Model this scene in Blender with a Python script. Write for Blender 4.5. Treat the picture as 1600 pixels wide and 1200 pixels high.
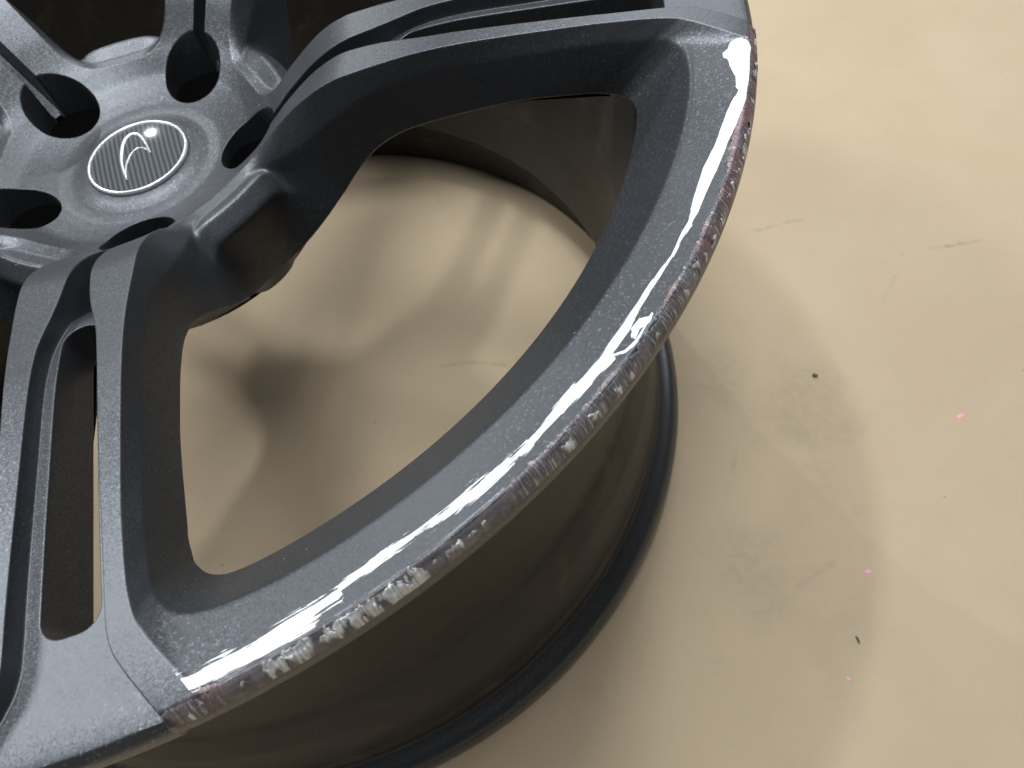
import bpy, math, random
import numpy as np
from mathutils import Matrix, Vector
from mathutils.geometry import delaunay_2d_cdt

for o in list(bpy.data.objects):
    bpy.data.objects.remove(o, do_unlink=True)
scene = bpy.context.scene
COL = scene.collection
SC = 0.27                      # outer radius of the wheel in metres; the shape tables below are in units of it
TH0 = math.degrees(0.28730057) # direction of the middle of the scuffed window

# ------------------------------------------------------------------ camera
cam_data = bpy.data.cameras.new('camera')
cam = bpy.data.objects.new('camera', cam_data)
COL.objects.link(cam)
cam_data.sensor_width = 36.0
cam_data.sensor_fit = 'HORIZONTAL'
cam_data.lens = 36.0 * 1159.93 / 1600.0
cam_data.clip_start = 0.01
cam_data.clip_end = 50.0
R_ = np.array([[0.600742, 0.792376, -0.10606], [-0.66054, 0.566708, 0.492472], [0.450329, -0.225792, 0.863842]]).T
mw = Matrix.Identity(4)
for i in range(3):
    for j in range(3):
        mw[i][j] = R_[i, j]
mw.translation = Vector((1.228822 * SC, 0.0, 1.748514 * SC))
cam.matrix_world = mw
cam_data.dof.use_dof = True
cam_data.dof.focus_distance = 0.235
cam_data.dof.aperture_fstop = 22.0
scene.camera = cam

# ------------------------------------------------------------------ world, lamps, exposure
world = bpy.data.worlds.new('World')
scene.world = world
world.use_nodes = True
bg = world.node_tree.nodes['Background']
bg.inputs['Color'].default_value = (0.97, 0.98, 1.0, 1)
bg.inputs['Strength'].default_value = 0.03

def area_lamp(x, y, length, width, power, spin, z=2.2, col=(0.95, 0.98, 1.0)):
    """ceiling fittings and one added fill: a rectangle that shines straight down, its long side turned by spin degrees"""
    d = bpy.data.lights.new('ceiling_and_fill_lamp', 'AREA')
    d.shape = 'RECTANGLE'
    d.size, d.size_y = length, width
    d.energy = power
    d.color = col
    o = bpy.data.objects.new('ceiling_and_fill_lamp', d)
    COL.objects.link(o)
    o.location = (x, y, z)
    o.rotation_euler = (0, 0, math.radians(spin))
    return o
area_lamp(-0.46, 1.03, 0.80, 0.28, 15, 135)
area_lamp(-0.59, -0.16, 0.22, 0.09, 13, 135)
area_lamp(-0.28, 0.23, 0.80, 0.22, 12, 45)
area_lamp(0.32, -0.12, 0.95, 0.50, 20, 135)  # added fill lamp, no known fitting; lightens the overlapping hub shadows on the board
area_lamp(-3.55, 0.315, 0.08, 0.035, 46, 45)
area_lamp(-1.35, -1.25, 0.9, 0.25, 36, 45)
area_lamp(-2.2, 2.3, 1.0, 0.25, 44, 45)
area_lamp(-0.20, 3.4, 1.2, 0.3, 26, 45)

scene.view_settings.view_transform = 'Standard'
scene.view_settings.look = 'None'
scene.view_settings.gamma = 1.0
scene.view_settings.exposure = 0.0
scene.view_settings.use_curve_mapping = False
scene.render.engine = 'CYCLES'

# ------------------------------------------------------------------ node helpers
def new_mat(name):
    m = bpy.data.materials.new(name)
    m.use_nodes = True
    nt = m.node_tree
    return m, nt, nt.nodes['Principled BSDF']
def N(nt, kind, **kw):
    n = nt.nodes.new(kind)
    for k, v in kw.items():
        setattr(n, k, v)
    return n
def setin(nt, sock, v):
    if isinstance(v, bpy.types.NodeSocket):
        nt.links.new(v, sock)
    else:
        sock.default_value = v
def mth(nt, op, a, b=0.0, c=None, clamp=False):
    n = N(nt, 'ShaderNodeMath', operation=op, use_clamp=clamp)
    setin(nt, n.inputs[0], a); setin(nt, n.inputs[1], b)
    if c is not None:
        setin(nt, n.inputs[2], c)
    return n.outputs[0]
def mixc(nt, f, a, b):
    n = N(nt, 'ShaderNodeMix', data_type='RGBA')
    setin(nt, n.inputs[0], f)
    setin(nt, n.inputs[6], a); setin(nt, n.inputs[7], b)
    return n.outputs[2]
def ramp(nt, fac, lo, hi, smooth=True):
    n = N(nt, 'ShaderNodeMapRange', interpolation_type='SMOOTHSTEP' if smooth else 'LINEAR')
    setin(nt, n.inputs[0], fac); setin(nt, n.inputs[1], lo); setin(nt, n.inputs[2], hi)
    return n.outputs[0]
def noise(nt, vec, scale, detail=3.0, rough=0.55, dist=0.0):
    n = N(nt, 'ShaderNodeTexNoise')
    if vec is not None:
        nt.links.new(vec, n.inputs['Vector'])
    n.inputs['Scale'].default_value = scale
    n.inputs['Detail'].default_value = detail
    n.inputs['Roughness'].default_value = rough
    n.inputs['Distortion'].default_value = dist
    return n
def rgb(r, g, b):
    return (r, g, b, 1.0)
def attr(nt, name):
    return N(nt, 'ShaderNodeAttribute', attribute_name=name).outputs['Fac']

def paint_nodes(nt, bsdf, base=(0.092, 0.098, 0.108), flake=0.15, dirt=0.0):
    """satin metallic grey paint: flakes that tilt the normal, faint handling smudges, dust"""
    pos = N(nt, 'ShaderNodeTexCoord').outputs['Object']
    vor = N(nt, 'ShaderNodeTexVoronoi', feature='F1')
    nt.links.new(pos, vor.inputs['Vector']); vor.inputs['Scale'].default_value = 2900.0
    vor2 = N(nt, 'ShaderNodeTexVoronoi', feature='F1')
    nt.links.new(pos, vor2.inputs['Vector']); vor2.inputs['Scale'].default_value = 1700.0
    sub = N(nt, 'ShaderNodeVectorMath', operation='SUBTRACT')
    nt.links.new(vor.outputs['Color'], sub.inputs[0]); sub.inputs[1].default_value = (0.5, 0.5, 0.5)
    scl = N(nt, 'ShaderNodeVectorMath', operation='SCALE')
    nt.links.new(sub.outputs[0], scl.inputs[0]); scl.inputs['Scale'].default_value = flake
    geo = N(nt, 'ShaderNodeNewGeometry')
    add = N(nt, 'ShaderNodeVectorMath', operation='ADD')
    nt.links.new(geo.outputs['Normal'], add.inputs[0]); nt.links.new(scl.outputs[0], add.inputs[1])
    nrm = N(nt, 'ShaderNodeVectorMath', operation='NORMALIZE')
    nt.links.new(add.outputs[0], nrm.inputs[0])
    nt.links.new(nrm.outputs[0], bsdf.inputs['Normal'])
    sep = N(nt, 'ShaderNodeSeparateColor'); nt.links.new(vor2.outputs['Color'], sep.inputs[0])
    spark = ramp(nt, sep.outputs[0], 0.86, 1.0)
    sm = noise(nt, pos, 9.0, 4.0).outputs['Fac']
    dust = noise(nt, pos, 60.0, 6.0, 0.7).outputs['Fac']
    c0 = mixc(nt, mth(nt, 'MULTIPLY', spark, 0.45), rgb(*base), rgb(*[min(1, 3.2 * v) for v in base]))
    c1 = mixc(nt, ramp(nt, sm, 0.42, 0.72), c0, rgb(*[v * 1.18 for v in base]))
    dsp = N(nt, 'ShaderNodeTexVoronoi', feature='F1')
    nt.links.new(pos, dsp.inputs['Vector']); dsp.inputs['Scale'].default_value = 170.0
    speck = mth(nt, 'LESS_THAN', dsp.outputs['Distance'], 0.06)
    sp2 = N(nt, 'ShaderNodeSeparateColor'); nt.links.new(dsp.outputs['Color'], sp2.inputs[0])
    speck = mth(nt, 'MULTIPLY', speck, mth(nt, 'GREATER_THAN', sp2.outputs[1], 0.86))
    c2 = mixc(nt, mth(nt, 'MULTIPLY', speck, 0.55), c1, rgb(0.42, 0.40, 0.37))
    if dirt > 0:
        c2 = mixc(nt, mth(nt, 'MULTIPLY', ramp(nt, dust, 0.40, 0.75), dirt), c2, rgb(0.13, 0.118, 0.10))
    rough = mth(nt, 'ADD', 0.36, mth(nt, 'MULTIPLY', sm, 0.12))
    met = mth(nt, 'SUBTRACT', 0.74, mth(nt, 'MULTIPLY', speck, 0.6))
    return c2, rough, met, nrm.outputs[0]

M_PAINT, nt, b = new_mat('grey_flake_paint')
c, r, m, n = paint_nodes(nt, b)
setin(nt, b.inputs['Base Color'], c); setin(nt, b.inputs['Roughness'], r); setin(nt, b.inputs['Metallic'], m)

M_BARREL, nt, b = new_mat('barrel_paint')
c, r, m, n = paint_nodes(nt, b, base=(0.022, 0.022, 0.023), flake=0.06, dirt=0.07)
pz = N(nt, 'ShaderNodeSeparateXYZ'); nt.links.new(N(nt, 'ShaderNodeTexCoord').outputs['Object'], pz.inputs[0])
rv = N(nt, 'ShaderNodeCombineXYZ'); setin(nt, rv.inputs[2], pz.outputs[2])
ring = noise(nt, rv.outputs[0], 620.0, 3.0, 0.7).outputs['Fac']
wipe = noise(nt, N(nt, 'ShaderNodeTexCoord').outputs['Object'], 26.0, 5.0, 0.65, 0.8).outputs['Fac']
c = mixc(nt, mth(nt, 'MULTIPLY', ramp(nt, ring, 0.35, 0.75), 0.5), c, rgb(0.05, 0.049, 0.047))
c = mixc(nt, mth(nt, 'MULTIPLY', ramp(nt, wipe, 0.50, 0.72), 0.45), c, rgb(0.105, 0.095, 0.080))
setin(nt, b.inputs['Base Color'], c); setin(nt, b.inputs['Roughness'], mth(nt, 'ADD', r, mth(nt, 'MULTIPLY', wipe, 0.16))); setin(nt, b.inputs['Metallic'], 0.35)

# rim face and lip: the same paint, with the white smear and the bare, scraped metal
M_RIM, nt, b = new_mat('scuffed_rim_paint')
c, r, m, nn = paint_nodes(nt, b)
sd, pu, pv, sc_, ch = (attr(nt, k) for k in ('sd', 'pu', 'pv', 'scrape', 'chip'))
comb = N(nt, 'ShaderNodeCombineXYZ')
setin(nt, comb.inputs[0], mth(nt, 'MULTIPLY', pu, 0.10)); setin(nt, comb.inputs[1], mth(nt, 'MULTIPLY', pv, 2.2))
streak = noise(nt, comb.outputs[0], 1.0, 4.0, 0.65).outputs['Fac']
comb2 = N(nt, 'ShaderNodeCombineXYZ')
setin(nt, comb2.inputs[0], mth(nt, 'MULTIPLY', pu, 0.035)); setin(nt, comb2.inputs[1], mth(nt, 'MULTIPLY', pv, 0.15))
patch = noise(nt, comb2.outputs[0], 1.0, 2.0).outputs['Fac']
amp = mth(nt, 'MULTIPLY', attr(nt, 'fray'), 1.0)
wv = mth(nt, 'ADD', sd, mth(nt, 'MULTIPLY', mth(nt, 'SUBTRACT', streak, 0.44), amp))
wmask = ramp(nt, wv, -0.10, 0.16)
thin = ramp(nt, mth(nt, 'ADD', wv, mth(nt, 'MULTIPLY', mth(nt, 'SUBTRACT', streak, 0.62), 5.0)), -1.6, 0.6)
wcol = mixc(nt, thin, rgb(0.70, 0.76, 0.83), rgb(0.92, 0.93, 0.94))
# scraped metal: hatch across the lip
comb3 = N(nt, 'ShaderNodeCombineXYZ')
setin(nt, comb3.inputs[0], mth(nt, 'MULTIPLY', pu, 1.5)); setin(nt, comb3.inputs[1], mth(nt, 'MULTIPLY', pv, 0.22))
hatch = noise(nt, comb3.outputs[0], 1.0, 5.0, 0.75, 0.3).outputs['Fac']
hk = attr(nt, 'hatchk')
comb4 = N(nt, 'ShaderNodeCombineXYZ')
setin(nt, comb4.inputs[0], mth(nt, 'MULTIPLY', pu, 0.12)); setin(nt, comb4.inputs[1], mth(nt, 'MULTIPLY', pv, 0.35))
blot = noise(nt, comb4.outputs[0], 1.0, 4.0, 0.6).outputs['Fac']
m0 = mixc(nt, ramp(nt, blot, 0.40, 0.62), rgb(0.135, 0.130, 0.138), rgb(0.23, 0.212, 0.225))
m1 = mixc(nt, mth(nt, 'MULTIPLY', ramp(nt, attr(nt, 'red'), 0.50, 1.0), 0.50), m0, rgb(0.27, 0.125, 0.125))
m2 = mixc(nt, mth(nt, 'MULTIPLY', ramp(nt, hatch, 0.52, 0.64), mth(nt, 'MULTIPLY', hk, 0.80)), m1, rgb(0.60, 0.59, 0.60))
m3 = mixc(nt, ch, m2, mixc(nt, ramp(nt, hatch, 0.30, 0.56), rgb(0.30, 0.30, 0.31), rgb(0.72, 0.74, 0.76)))
smask = ramp(nt, sc_, 0.35, 0.65)
cc = mixc(nt, smask, c, m3)
cc = mixc(nt, wmask, cc, wcol)
setin(nt, b.inputs['Base Color'], cc)
anyc = mth(nt, 'MAXIMUM', smask, wmask)
setin(nt, b.inputs['Roughness'], mth(nt, 'MULTIPLY_ADD', mth(nt, 'SUBTRACT', mth(nt, 'MULTIPLY_ADD', wmask, 0.45, 0.42), r), anyc, r))
met2 = mth(nt, 'MULTIPLY_ADD', mth(nt, 'SUBTRACT', 0.45, m), smask, m)
setin(nt, b.inputs['Specular IOR Level'], mth(nt, 'SUBTRACT', 0.5, mth(nt, 'MULTIPLY', wmask, 0.42)))
setin(nt, b.inputs['Metallic'], mth(nt, 'MULTIPLY', met2, mth(nt, 'SUBTRACT', 1.0, wmask)))
bmp = N(nt, 'ShaderNodeBump'); bmp.inputs['Distance'].default_value = 0.0004
setin(nt, bmp.inputs['Height'], mth(nt, 'ADD', mth(nt, 'MULTIPLY', hatch, smask), mth(nt, 'MULTIPLY', wmask, mth(nt, 'ADD', 0.3, mth(nt, 'MULTIPLY', streak, 0.25)))))
bmp.inputs['Strength'].default_value = 0.9
nt.links.new(nn, bmp.inputs['Normal'])
nt.links.new(bmp.outputs[0], b.inputs['Normal'])

M_FLANGE, nt, b = new_mat('glossy_flange_paint')
c, r, m, n = paint_nodes(nt, b, base=(0.055, 0.058, 0.063), flake=0.05)
setin(nt, b.inputs['Base Color'], c); b.inputs['Roughness'].default_value = 0.30; b.inputs['Metallic'].default_value = 0.35
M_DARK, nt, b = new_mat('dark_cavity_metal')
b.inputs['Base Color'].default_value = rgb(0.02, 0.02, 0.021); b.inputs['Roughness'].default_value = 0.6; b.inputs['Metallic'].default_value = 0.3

M_CHROME, nt, b = new_mat('polished_silver')
b.inputs['Base Color'].default_value = rgb(0.88, 0.90, 0.93); b.inputs['Roughness'].default_value = 0.28; b.inputs['Metallic'].default_value = 0.75

M_CARBON, nt, b = new_mat('ribbed_cap_face')
pos = N(nt, 'ShaderNodeTexCoord').outputs['Object']
mp = N(nt, 'ShaderNodeMapping'); nt.links.new(pos, mp.inputs[0]); mp.inputs['Rotation'].default_value = (0, 0, math.radians(104))
wv_ = N(nt, 'ShaderNodeTexWave', wave_type='BANDS', bands_direction='X', wave_profile='SIN')
nt.links.new(mp.outputs[0], wv_.inputs[0]); wv_.inputs['Scale'].default_value = 140.0; wv_.inputs['Distortion'].default_value = 0.6; wv_.inputs['Detail'].default_value = 1.0
setin(nt, b.inputs['Base Color'], mixc(nt, wv_.outputs['Fac'], rgb(0.018, 0.021, 0.025), rgb(0.085, 0.093, 0.105)))
b.inputs['Roughness'].default_value = 0.55; b.inputs['Metallic'].default_value = 0.0; b.inputs['Specular IOR Level'].default_value = 0.25
b.inputs['Coat Weight'].default_value = 0.7; b.inputs['Coat Roughness'].default_value = 0.06

# kraft board
M_BOARD, nt, b = new_mat('kraft_board')
pos = N(nt, 'ShaderNodeTexCoord').outputs['Object']
mp = N(nt, 'ShaderNodeMapping'); nt.links.new(pos, mp.inputs[0]); mp.inputs['Scale'].default_value = (1.0, 0.25, 1.0); mp.inputs['Rotation'].default_value = (0, 0, math.radians(52))
n1 = noise(nt, pos, 9.0, 5.0, 0.6).outputs['Fac']
n2 = noise(nt, mp.outputs[0], 900.0, 4.0, 0.75).outputs['Fac']
n3 = noise(nt, pos, 45.0, 5.0, 0.65).outputs['Fac']
c = mixc(nt, ramp(nt, n1, 0.32, 0.72), rgb(0.490, 0.388, 0.264), rgb(0.525, 0.422, 0.292))
c = mixc(nt, mth(nt, 'MULTIPLY', ramp(nt, n2, 0.30, 0.72), 0.22), c, rgb(0.40, 0.31, 0.21))
c = mixc(nt, mth(nt, 'MULTIPLY', ramp(nt, n3, 0.56, 0.74), 0.14), c, rgb(0.36, 0.30, 0.235))
vor = N(nt, 'ShaderNodeTexVoronoi', feature='F1'); nt.links.new(pos, vor.inputs['Vector']); vor.inputs['Scale'].default_value = 42.0
sp2 = N(nt, 'ShaderNodeSeparateColor'); nt.links.new(vor.outputs['Color'], sp2.inputs[0])
speck = mth(nt, 'MULTIPLY', mth(nt, 'LESS_THAN', vor.outputs['Distance'], 0.035), mth(nt, 'GREATER_THAN', sp2.outputs[0], 0.72))
c = mixc(nt, mth(nt, 'MULTIPLY', speck, 0.6), c, rgb(0.12, 0.10, 0.08))
# scuff lines
mp2 = N(nt, 'ShaderNodeMapping'); nt.links.new(pos, mp2.inputs[0]); mp2.inputs['Rotation'].default_value = (0, 0, math.radians(-68)); mp2.inputs['Scale'].default_value = (9.0, 0.9, 1.0)
n4 = noise(nt, mp2.outputs[0], 7.0, 6.0, 0.7, 0.6).outputs['Fac']
c = mixc(nt, mth(nt, 'MULTIPLY', ramp(nt, n4, 0.68, 0.76), 0.25), c, rgb(0.22, 0.19, 0.16))
c = mixc(nt, attr(nt, 'scuff'), c, rgb(0.13, 0.115, 0.10))
setin(nt, b.inputs['Base Color'], c)
b.inputs['Roughness'].default_value = 0.85
b.inputs['Specular IOR Level'].default_value = 0.25
bmp = N(nt, 'ShaderNodeBump'); bmp.inputs['Distance'].default_value = 0.0003; bmp.inputs['Strength'].default_value = 0.10
setin(nt, bmp.inputs['Height'], n2); nt.links.new(bmp.outputs[0], b.inputs['Normal'])

M_PINK, nt, b = new_mat('pink_crayon')
b.inputs['Base Color'].default_value = rgb(0.90, 0.36, 0.55); b.inputs['Roughness'].default_value = 0.8
M_CRUMB, nt, b = new_mat('black_rubber_crumb')
b.inputs['Base Color'].default_value = rgb(0.06, 0.058, 0.055); b.inputs['Roughness'].default_value = 0.8

# ------------------------------------------------------------------ mesh helpers
def pchip(x, y, xi):
    x = np.asarray(x, float); y = np.asarray(y, float); h = np.diff(x); d = np.diff(y) / h
    m_ = np.zeros_like(y); m_[0] = d[0]; m_[-1] = d[-1]
    for i in range(1, len(x) - 1):
        if d[i - 1] * d[i] > 0:
            w1 = 2 * h[i] + h[i - 1]; w2 = h[i] + 2 * h[i - 1]
            m_[i] = (w1 + w2) / (w1 / d[i - 1] + w2 / d[i])
    k = np.clip(np.searchsorted(x, xi) - 1, 0, len(h) - 1)
    t = (xi - x[k]) / h[k]
    return ((1 + 2 * t) * (1 - t) ** 2 * y[k] + t * (1 - t) ** 2 * h[k] * m_[k] + t * t * (3 - 2 * t) * y[k + 1] + t * t * (t - 1) * h[k] * m_[k + 1])

class MB:
    """collects vertices (wheel units), their normals, faces and point attributes; build() links one mesh object"""
    def __init__(s):
        s.v, s.n, s.f, s.a, s.k = [], [], [], {}, 0
    def add(s, V, Nn, F, A=None):
        V = np.asarray(V, float).reshape(-1, 3); Nn = np.asarray(Nn, float).reshape(-1, 3)
        s.v.append(V); s.n.append(Nn)
        s.f += [[i + s.k for i in f] for f in F]
        for key in set(list(s.a) + list(A or {})):
            lst = s.a.setdefault(key, [np.zeros(s.k)] if s.k else [])
            lst.append(np.asarray(A[key], float).ravel() if A and key in A else np.zeros(len(V)))
        s.k += len(V)
    def build(s, name, mat, parent=None, scale=SC):
        V = np.concatenate(s.v); Nn = np.concatenate(s.n)
        me = bpy.data.meshes.new(name)
        me.from_pydata((V * scale).tolist(), [], s.f)
        me.polygons.foreach_set('use_smooth', np.ones(len(me.polygons), bool))
        for k, lst in s.a.items():
            at = me.attributes.new(k, 'FLOAT', 'POINT')
            at.data.foreach_set('value', np.concatenate(lst).astype(np.float32))
        me.update()
        me.normals_split_custom_set_from_vertices((Nn / np.maximum(np.linalg.norm(Nn, axis=1, keepdims=True), 1e-9)).tolist())
        me.materials.append(mat)
        o = bpy.data.objects.new(name, me)
        COL.objects.link(o)
        if parent:
            o.parent = parent
        return o

def rotz(V, deg):
    a = math.radians(deg); c_, s_ = math.cos(a), math.sin(a)
    V = np.asarray(V, float); out = V.copy()
    out[..., 0] = c_ * V[..., 0] - s_ * V[..., 1]; out[..., 1] = s_ * V[..., 0] + c_ * V[..., 1]
    return out
def pol(r, ph, z):
    a = np.radians(ph)
    return np.stack([r * np.cos(a), r * np.sin(a), z + 0 * r], -1)
def grid_normals(G, closed_c=False, flip=False):
    du = np.gradient(G, axis=0)
    if closed_c:
        dv = (np.roll(G, -1, 1) - np.roll(G, 1, 1)) / 2
    else:
        dv = np.gradient(G, axis=1)
    n_ = np.cross(du, dv)
    n_ /= np.maximum(np.linalg.norm(n_, axis=2, keepdims=True), 1e-12)
    return -n_ if flip else n_
def grid_faces(nr, nc, closed_c=False, flip=False):
    F = []
    for i in range(nr - 1):
        for j in range(nc if closed_c else nc - 1):
            k = (j + 1) % nc
            q = (i * nc + j, i * nc + k, (i + 1) * nc + k, (i + 1) * nc + j)
            F.append(q[::-1] if flip else q)
    return F
def fillet_rows(ctrl, rads, seg, nlin):
    """ctrl: list of (ncol,3) control rows; rounded corners (Bezier) of size rads at the inner ones; nlin[i] extra rows on span i"""
    k = len(ctrl); rows = [ctrl[0]]; prev = ctrl[0]
    for i in range(1, k):
        a, b_ = ctrl[i - 1], ctrl[i]
        L = np.linalg.norm(b_ - a, axis=1, keepdims=True)
        if i < k - 1:
            rd = np.minimum(rads[i - 1], L * 0.48)
            L2 = np.linalg.norm(ctrl[i + 1] - b_, axis=1, keepdims=True)
            rd2 = np.minimum(rads[i - 1], L2 * 0.48)
            p0 = b_ + (a - b_) / np.maximum(L, 1e-9) * rd
            p2 = b_ + (ctrl[i + 1] - b_) / np.maximum(L2, 1e-9) * rd2
        else:
            p0 = b_; p2 = None
        for t in np.linspace(0, 1, nlin[i - 1] + 2)[1:]:
            rows.append(prev * (1 - t) + p0 * t)
        if p2 is not None:
            for t in np.linspace(0, 1, seg + 1)[1:]:
                rows.append((1 - t) ** 2 * p0 + 2 * t * (1 - t) * b_ + t * t * p2)
            prev = p2
    return np.stack(rows)
def plan_offset(loop, e, closed):
    """offset a plan curve (n,3) to its left by e (z untouched)"""
    if closed:
        t = np.roll(loop, -1, 0) - np.roll(loop, 1, 0)
    else:
        t = np.gradient(loop, axis=0)
    t = t[:, :2] / np.maximum(np.linalg.norm(t[:, :2], axis=1, keepdims=True), 1e-9)
    o = loop.copy(); o[:, 0] += -t[:, 1] * e; o[:, 1] += t[:, 0] * e
    return o
def vnoise(x, y, seed=0):
    xi = np.floor(x).astype(np.int64); yi = np.floor(y).astype(np.int64); fx = x - xi; fy = y - yi
    def h(a, b_):
        q = np.sin(a * 127.1 + b_ * 311.7 + seed * 74.7) * 43758.5453
        return q - np.floor(q)
    fx = fx * fx * (3 - 2 * fx); fy = fy * fy * (3 - 2 * fy)
    return (h(xi, yi) * (1 - fx) + h(xi + 1, yi) * fx) * (1 - fy) + (h(xi, yi + 1) * (1 - fx) + h(xi + 1, yi + 1) * fx) * fy
def inside(P, x, y):
    P = np.asarray(P, float); c_ = np.zeros(x.shape, bool); j = len(P) - 1
    for i in range(len(P)):
        xi, yi, xj, yj = P[i, 0], P[i, 1], P[j, 0], P[j, 1]
        if yi != yj:
            c_ ^= ((yi > y) != (yj > y)) & (x < (xj - xi) * (y - yi) / (yj - yi) + xi)
        j = i
    return c_
def sdist(P, x, y):
    P = np.asarray(P, float); d = np.full(x.shape, 1e9)
    for i in range(len(P)):
        a = P[i - 1]; b_ = P[i]; e = b_ - a; L = max(e @ e, 1e-12)
        t = np.clip(((x - a[0]) * e[0] + (y - a[1]) * e[1]) / L, 0, 1)
        d = np.minimum(d, np.hypot(x - a[0] - t * e[0], y - a[1] - t * e[1]))
    return np.where(inside(P, x, y), d, -d)
def cdt_region(outer, holes, step, keep=None):
    """triangulate a plan polygon (n,2) with holes; returns vertices (2D) and triangles"""
    pts = [tuple(p) for p in outer]; edges = [(i, (i + 1) % len(outer)) for i in range(len(outer))]
    for H in holes:
        k0 = len(pts); pts += [tuple(p) for p in H]; edges += [(k0 + i, k0 + (i + 1) % len(H)) for i in range(len(H))]
    O = np.array(outer); lo, hi = O.min(0), O.max(0)
    gx, gy = np.meshgrid(np.arange(lo[0], hi[0], step), np.arange(lo[1], hi[1], step * 0.87)); gx = gx + (np.arange(gx.shape[0]) % 2)[:, None] * step / 2
    gx, gy = gx.ravel(), gy.ravel()
    d = sdist(outer, gx, gy)
    for H in holes:
        d = np.minimum(d, -sdist(H, gx, gy))
    ok = d > step * 0.45
    pts += list(zip(gx[ok], gy[ok]))
    V, _, F, _, _, _ = delaunay_2d_cdt([Vector(p) for p in pts], edges, [], 0, 1e-6)
    V = np.array([(v.x, v.y) for v in V]); F = np.array([f[:3] for f in F if len(f) == 3])
    C = V[F].mean(1)
    ins = inside(outer, C[:, 0], C[:, 1])
    for H in holes:
        ins &= ~inside(H, C[:, 0], C[:, 1])
    F = F[ins]
    e1 = V[F[:, 1]] - V[F[:, 0]]; e2 = V[F[:, 2]] - V[F[:, 0]]
    neg = (e1[:, 0] * e2[:, 1] - e1[:, 1] * e2[:, 0]) < 0
    F[neg] = F[neg][:, ::-1]
    return V, F
def rz_normals(r, V2, zf):
    e = 1e-3; s_ = (zf(r + e) - zf(r - e)) / (2 * e)
    rr = np.maximum(r, 1e-6)
    return np.stack([-s_ * V2[:, 0] / rr, -s_ * V2[:, 1] / rr, np.ones_like(r)], -1)

# ------------------------------------------------------------------ profiles (wheel units)
TR = [0.0, .088, .097, .110, .123, .138, .158, .178, .20, .215, .23, .25, .275, .30, .325, .35, .375, .40, .425, .45, .50, .55, .60, .70, .80, .90, .95, .986, 1.0, 1.05]
TZ = [.8965, .8965, .895, .8915, .8895, .8902, .895, .9015, .910, .920, .931, .945, .967, .991, 1.0124, 1.0328, 1.0502, 1.0646, 1.075, 1.0814, 1.0922, 1.101, 1.1065, 1.112, 1.116, 1.1185, 1.1178, 1.115, 1.1023, 1.05]
def Ztop(r):
    return pchip(TR, TZ, np.asarray(r, float))
FR = [.20, .255, .30, .36, .42, .46, .49, .55, .60, .70, .80, .88, .93, .96, .98, .9895, 1.05]
FZ = [.85, .862, .895, .950, 1.004, 1.040, 1.062, 1.077, 1.083, 1.088, 1.092, 1.094, 1.097, 1.100, 1.101, 1.101, 1.06]
def Zfloor(r):
    return pchip(FR, FZ, np.asarray(r, float))
BR = [.2, .275, .30, .35, .40, .45, .50, .60, .70, .853, .9]
BZ = [.745, .75, .79, .84, .90, .953, .978, 1.000, 1.012, 1.005, 1.0]
def Zback(r):
    return pchip(BR, BZ, np.asarray(r, float))

# stations round half of a window opening: middle of the rim side -> corner -> arm -> hub side
ST = [0, 1, 2, 3, 4, 4.6, 5, 5.5, 6, 6.5, 7, 8, 9, 10, 11, 12, 13, 14, 15, 16, 17, 18, 19]
T_ = [(.986, 0), (.986, 12), (.986, 20), (.986, 25.5), (.986, 28.3), (.9835, 29.05), (.9695, 29.45), (.943, 30.25), (.918, 31.0), (.897, 31.48), (.865, 31.65), (.80, 31.50), (.73, 31.03), (.66, 30.40), (.59, 29.55), (.52, 28.40), (.46, 26.95), (.415, 25.7), (.375, 24.4), (.325, 23.3), (.268, 21.0), (.234, 12), (.229, 0)]
M_ = [(.9205, 0, 1.096), (.9205, 12, 1.096), (.9205, 19, 1.096), (.920, 23.5, 1.097), (.917, 26.6, 1.098), (.913, 28.3, 1.098), (.907, 29.4, 1.098), (.896, 30.15, 1.097), (.882, 30.62, 1.096), (.865, 30.85, 1.095), (.835, 30.87, 1.094), (.78, 30.6, 1.092), (.715, 30.2, 1.087), (.65, 29.65, 1.081), (.585, 28.9, 1.076), (.515, 27.5, 1.063), (.458, 25.6, 1.045), (.413, 23.6, 1.02), (.365, 21.6, .988), (.303, 19.2, .950), (.262, 15.2, .934), (.251, 9, .931), (.250, 0, .930)]
B_ = [(.8506, 0, 1.01), (.8506, 10, 1.01), (.8506, 17, 1.01), (.8508, 22.5, 1.01), (.851, 26.0, 1.011), (.849, 28.0, 1.012), (.842, 29.2, 1.013), (.831, 29.85, 1.014), (.818, 30.15, 1.015), (.80, 30.15, 1.017), (.775, 29.9, 1.020), (.73, 29.5, 1.020), (.675, 29.05, 1.016), (.62, 28.5, 1.007), (.56, 27.8, .994), (.50, 26.6, .978), (.455, 25.0, .955), (.425, 23.0, .928), (.395, 20.2, .890), (.352, 16.5, .838), (.312, 12.0, .795), (.286, 6.5, .772), (.279, 0, .770)]
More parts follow.
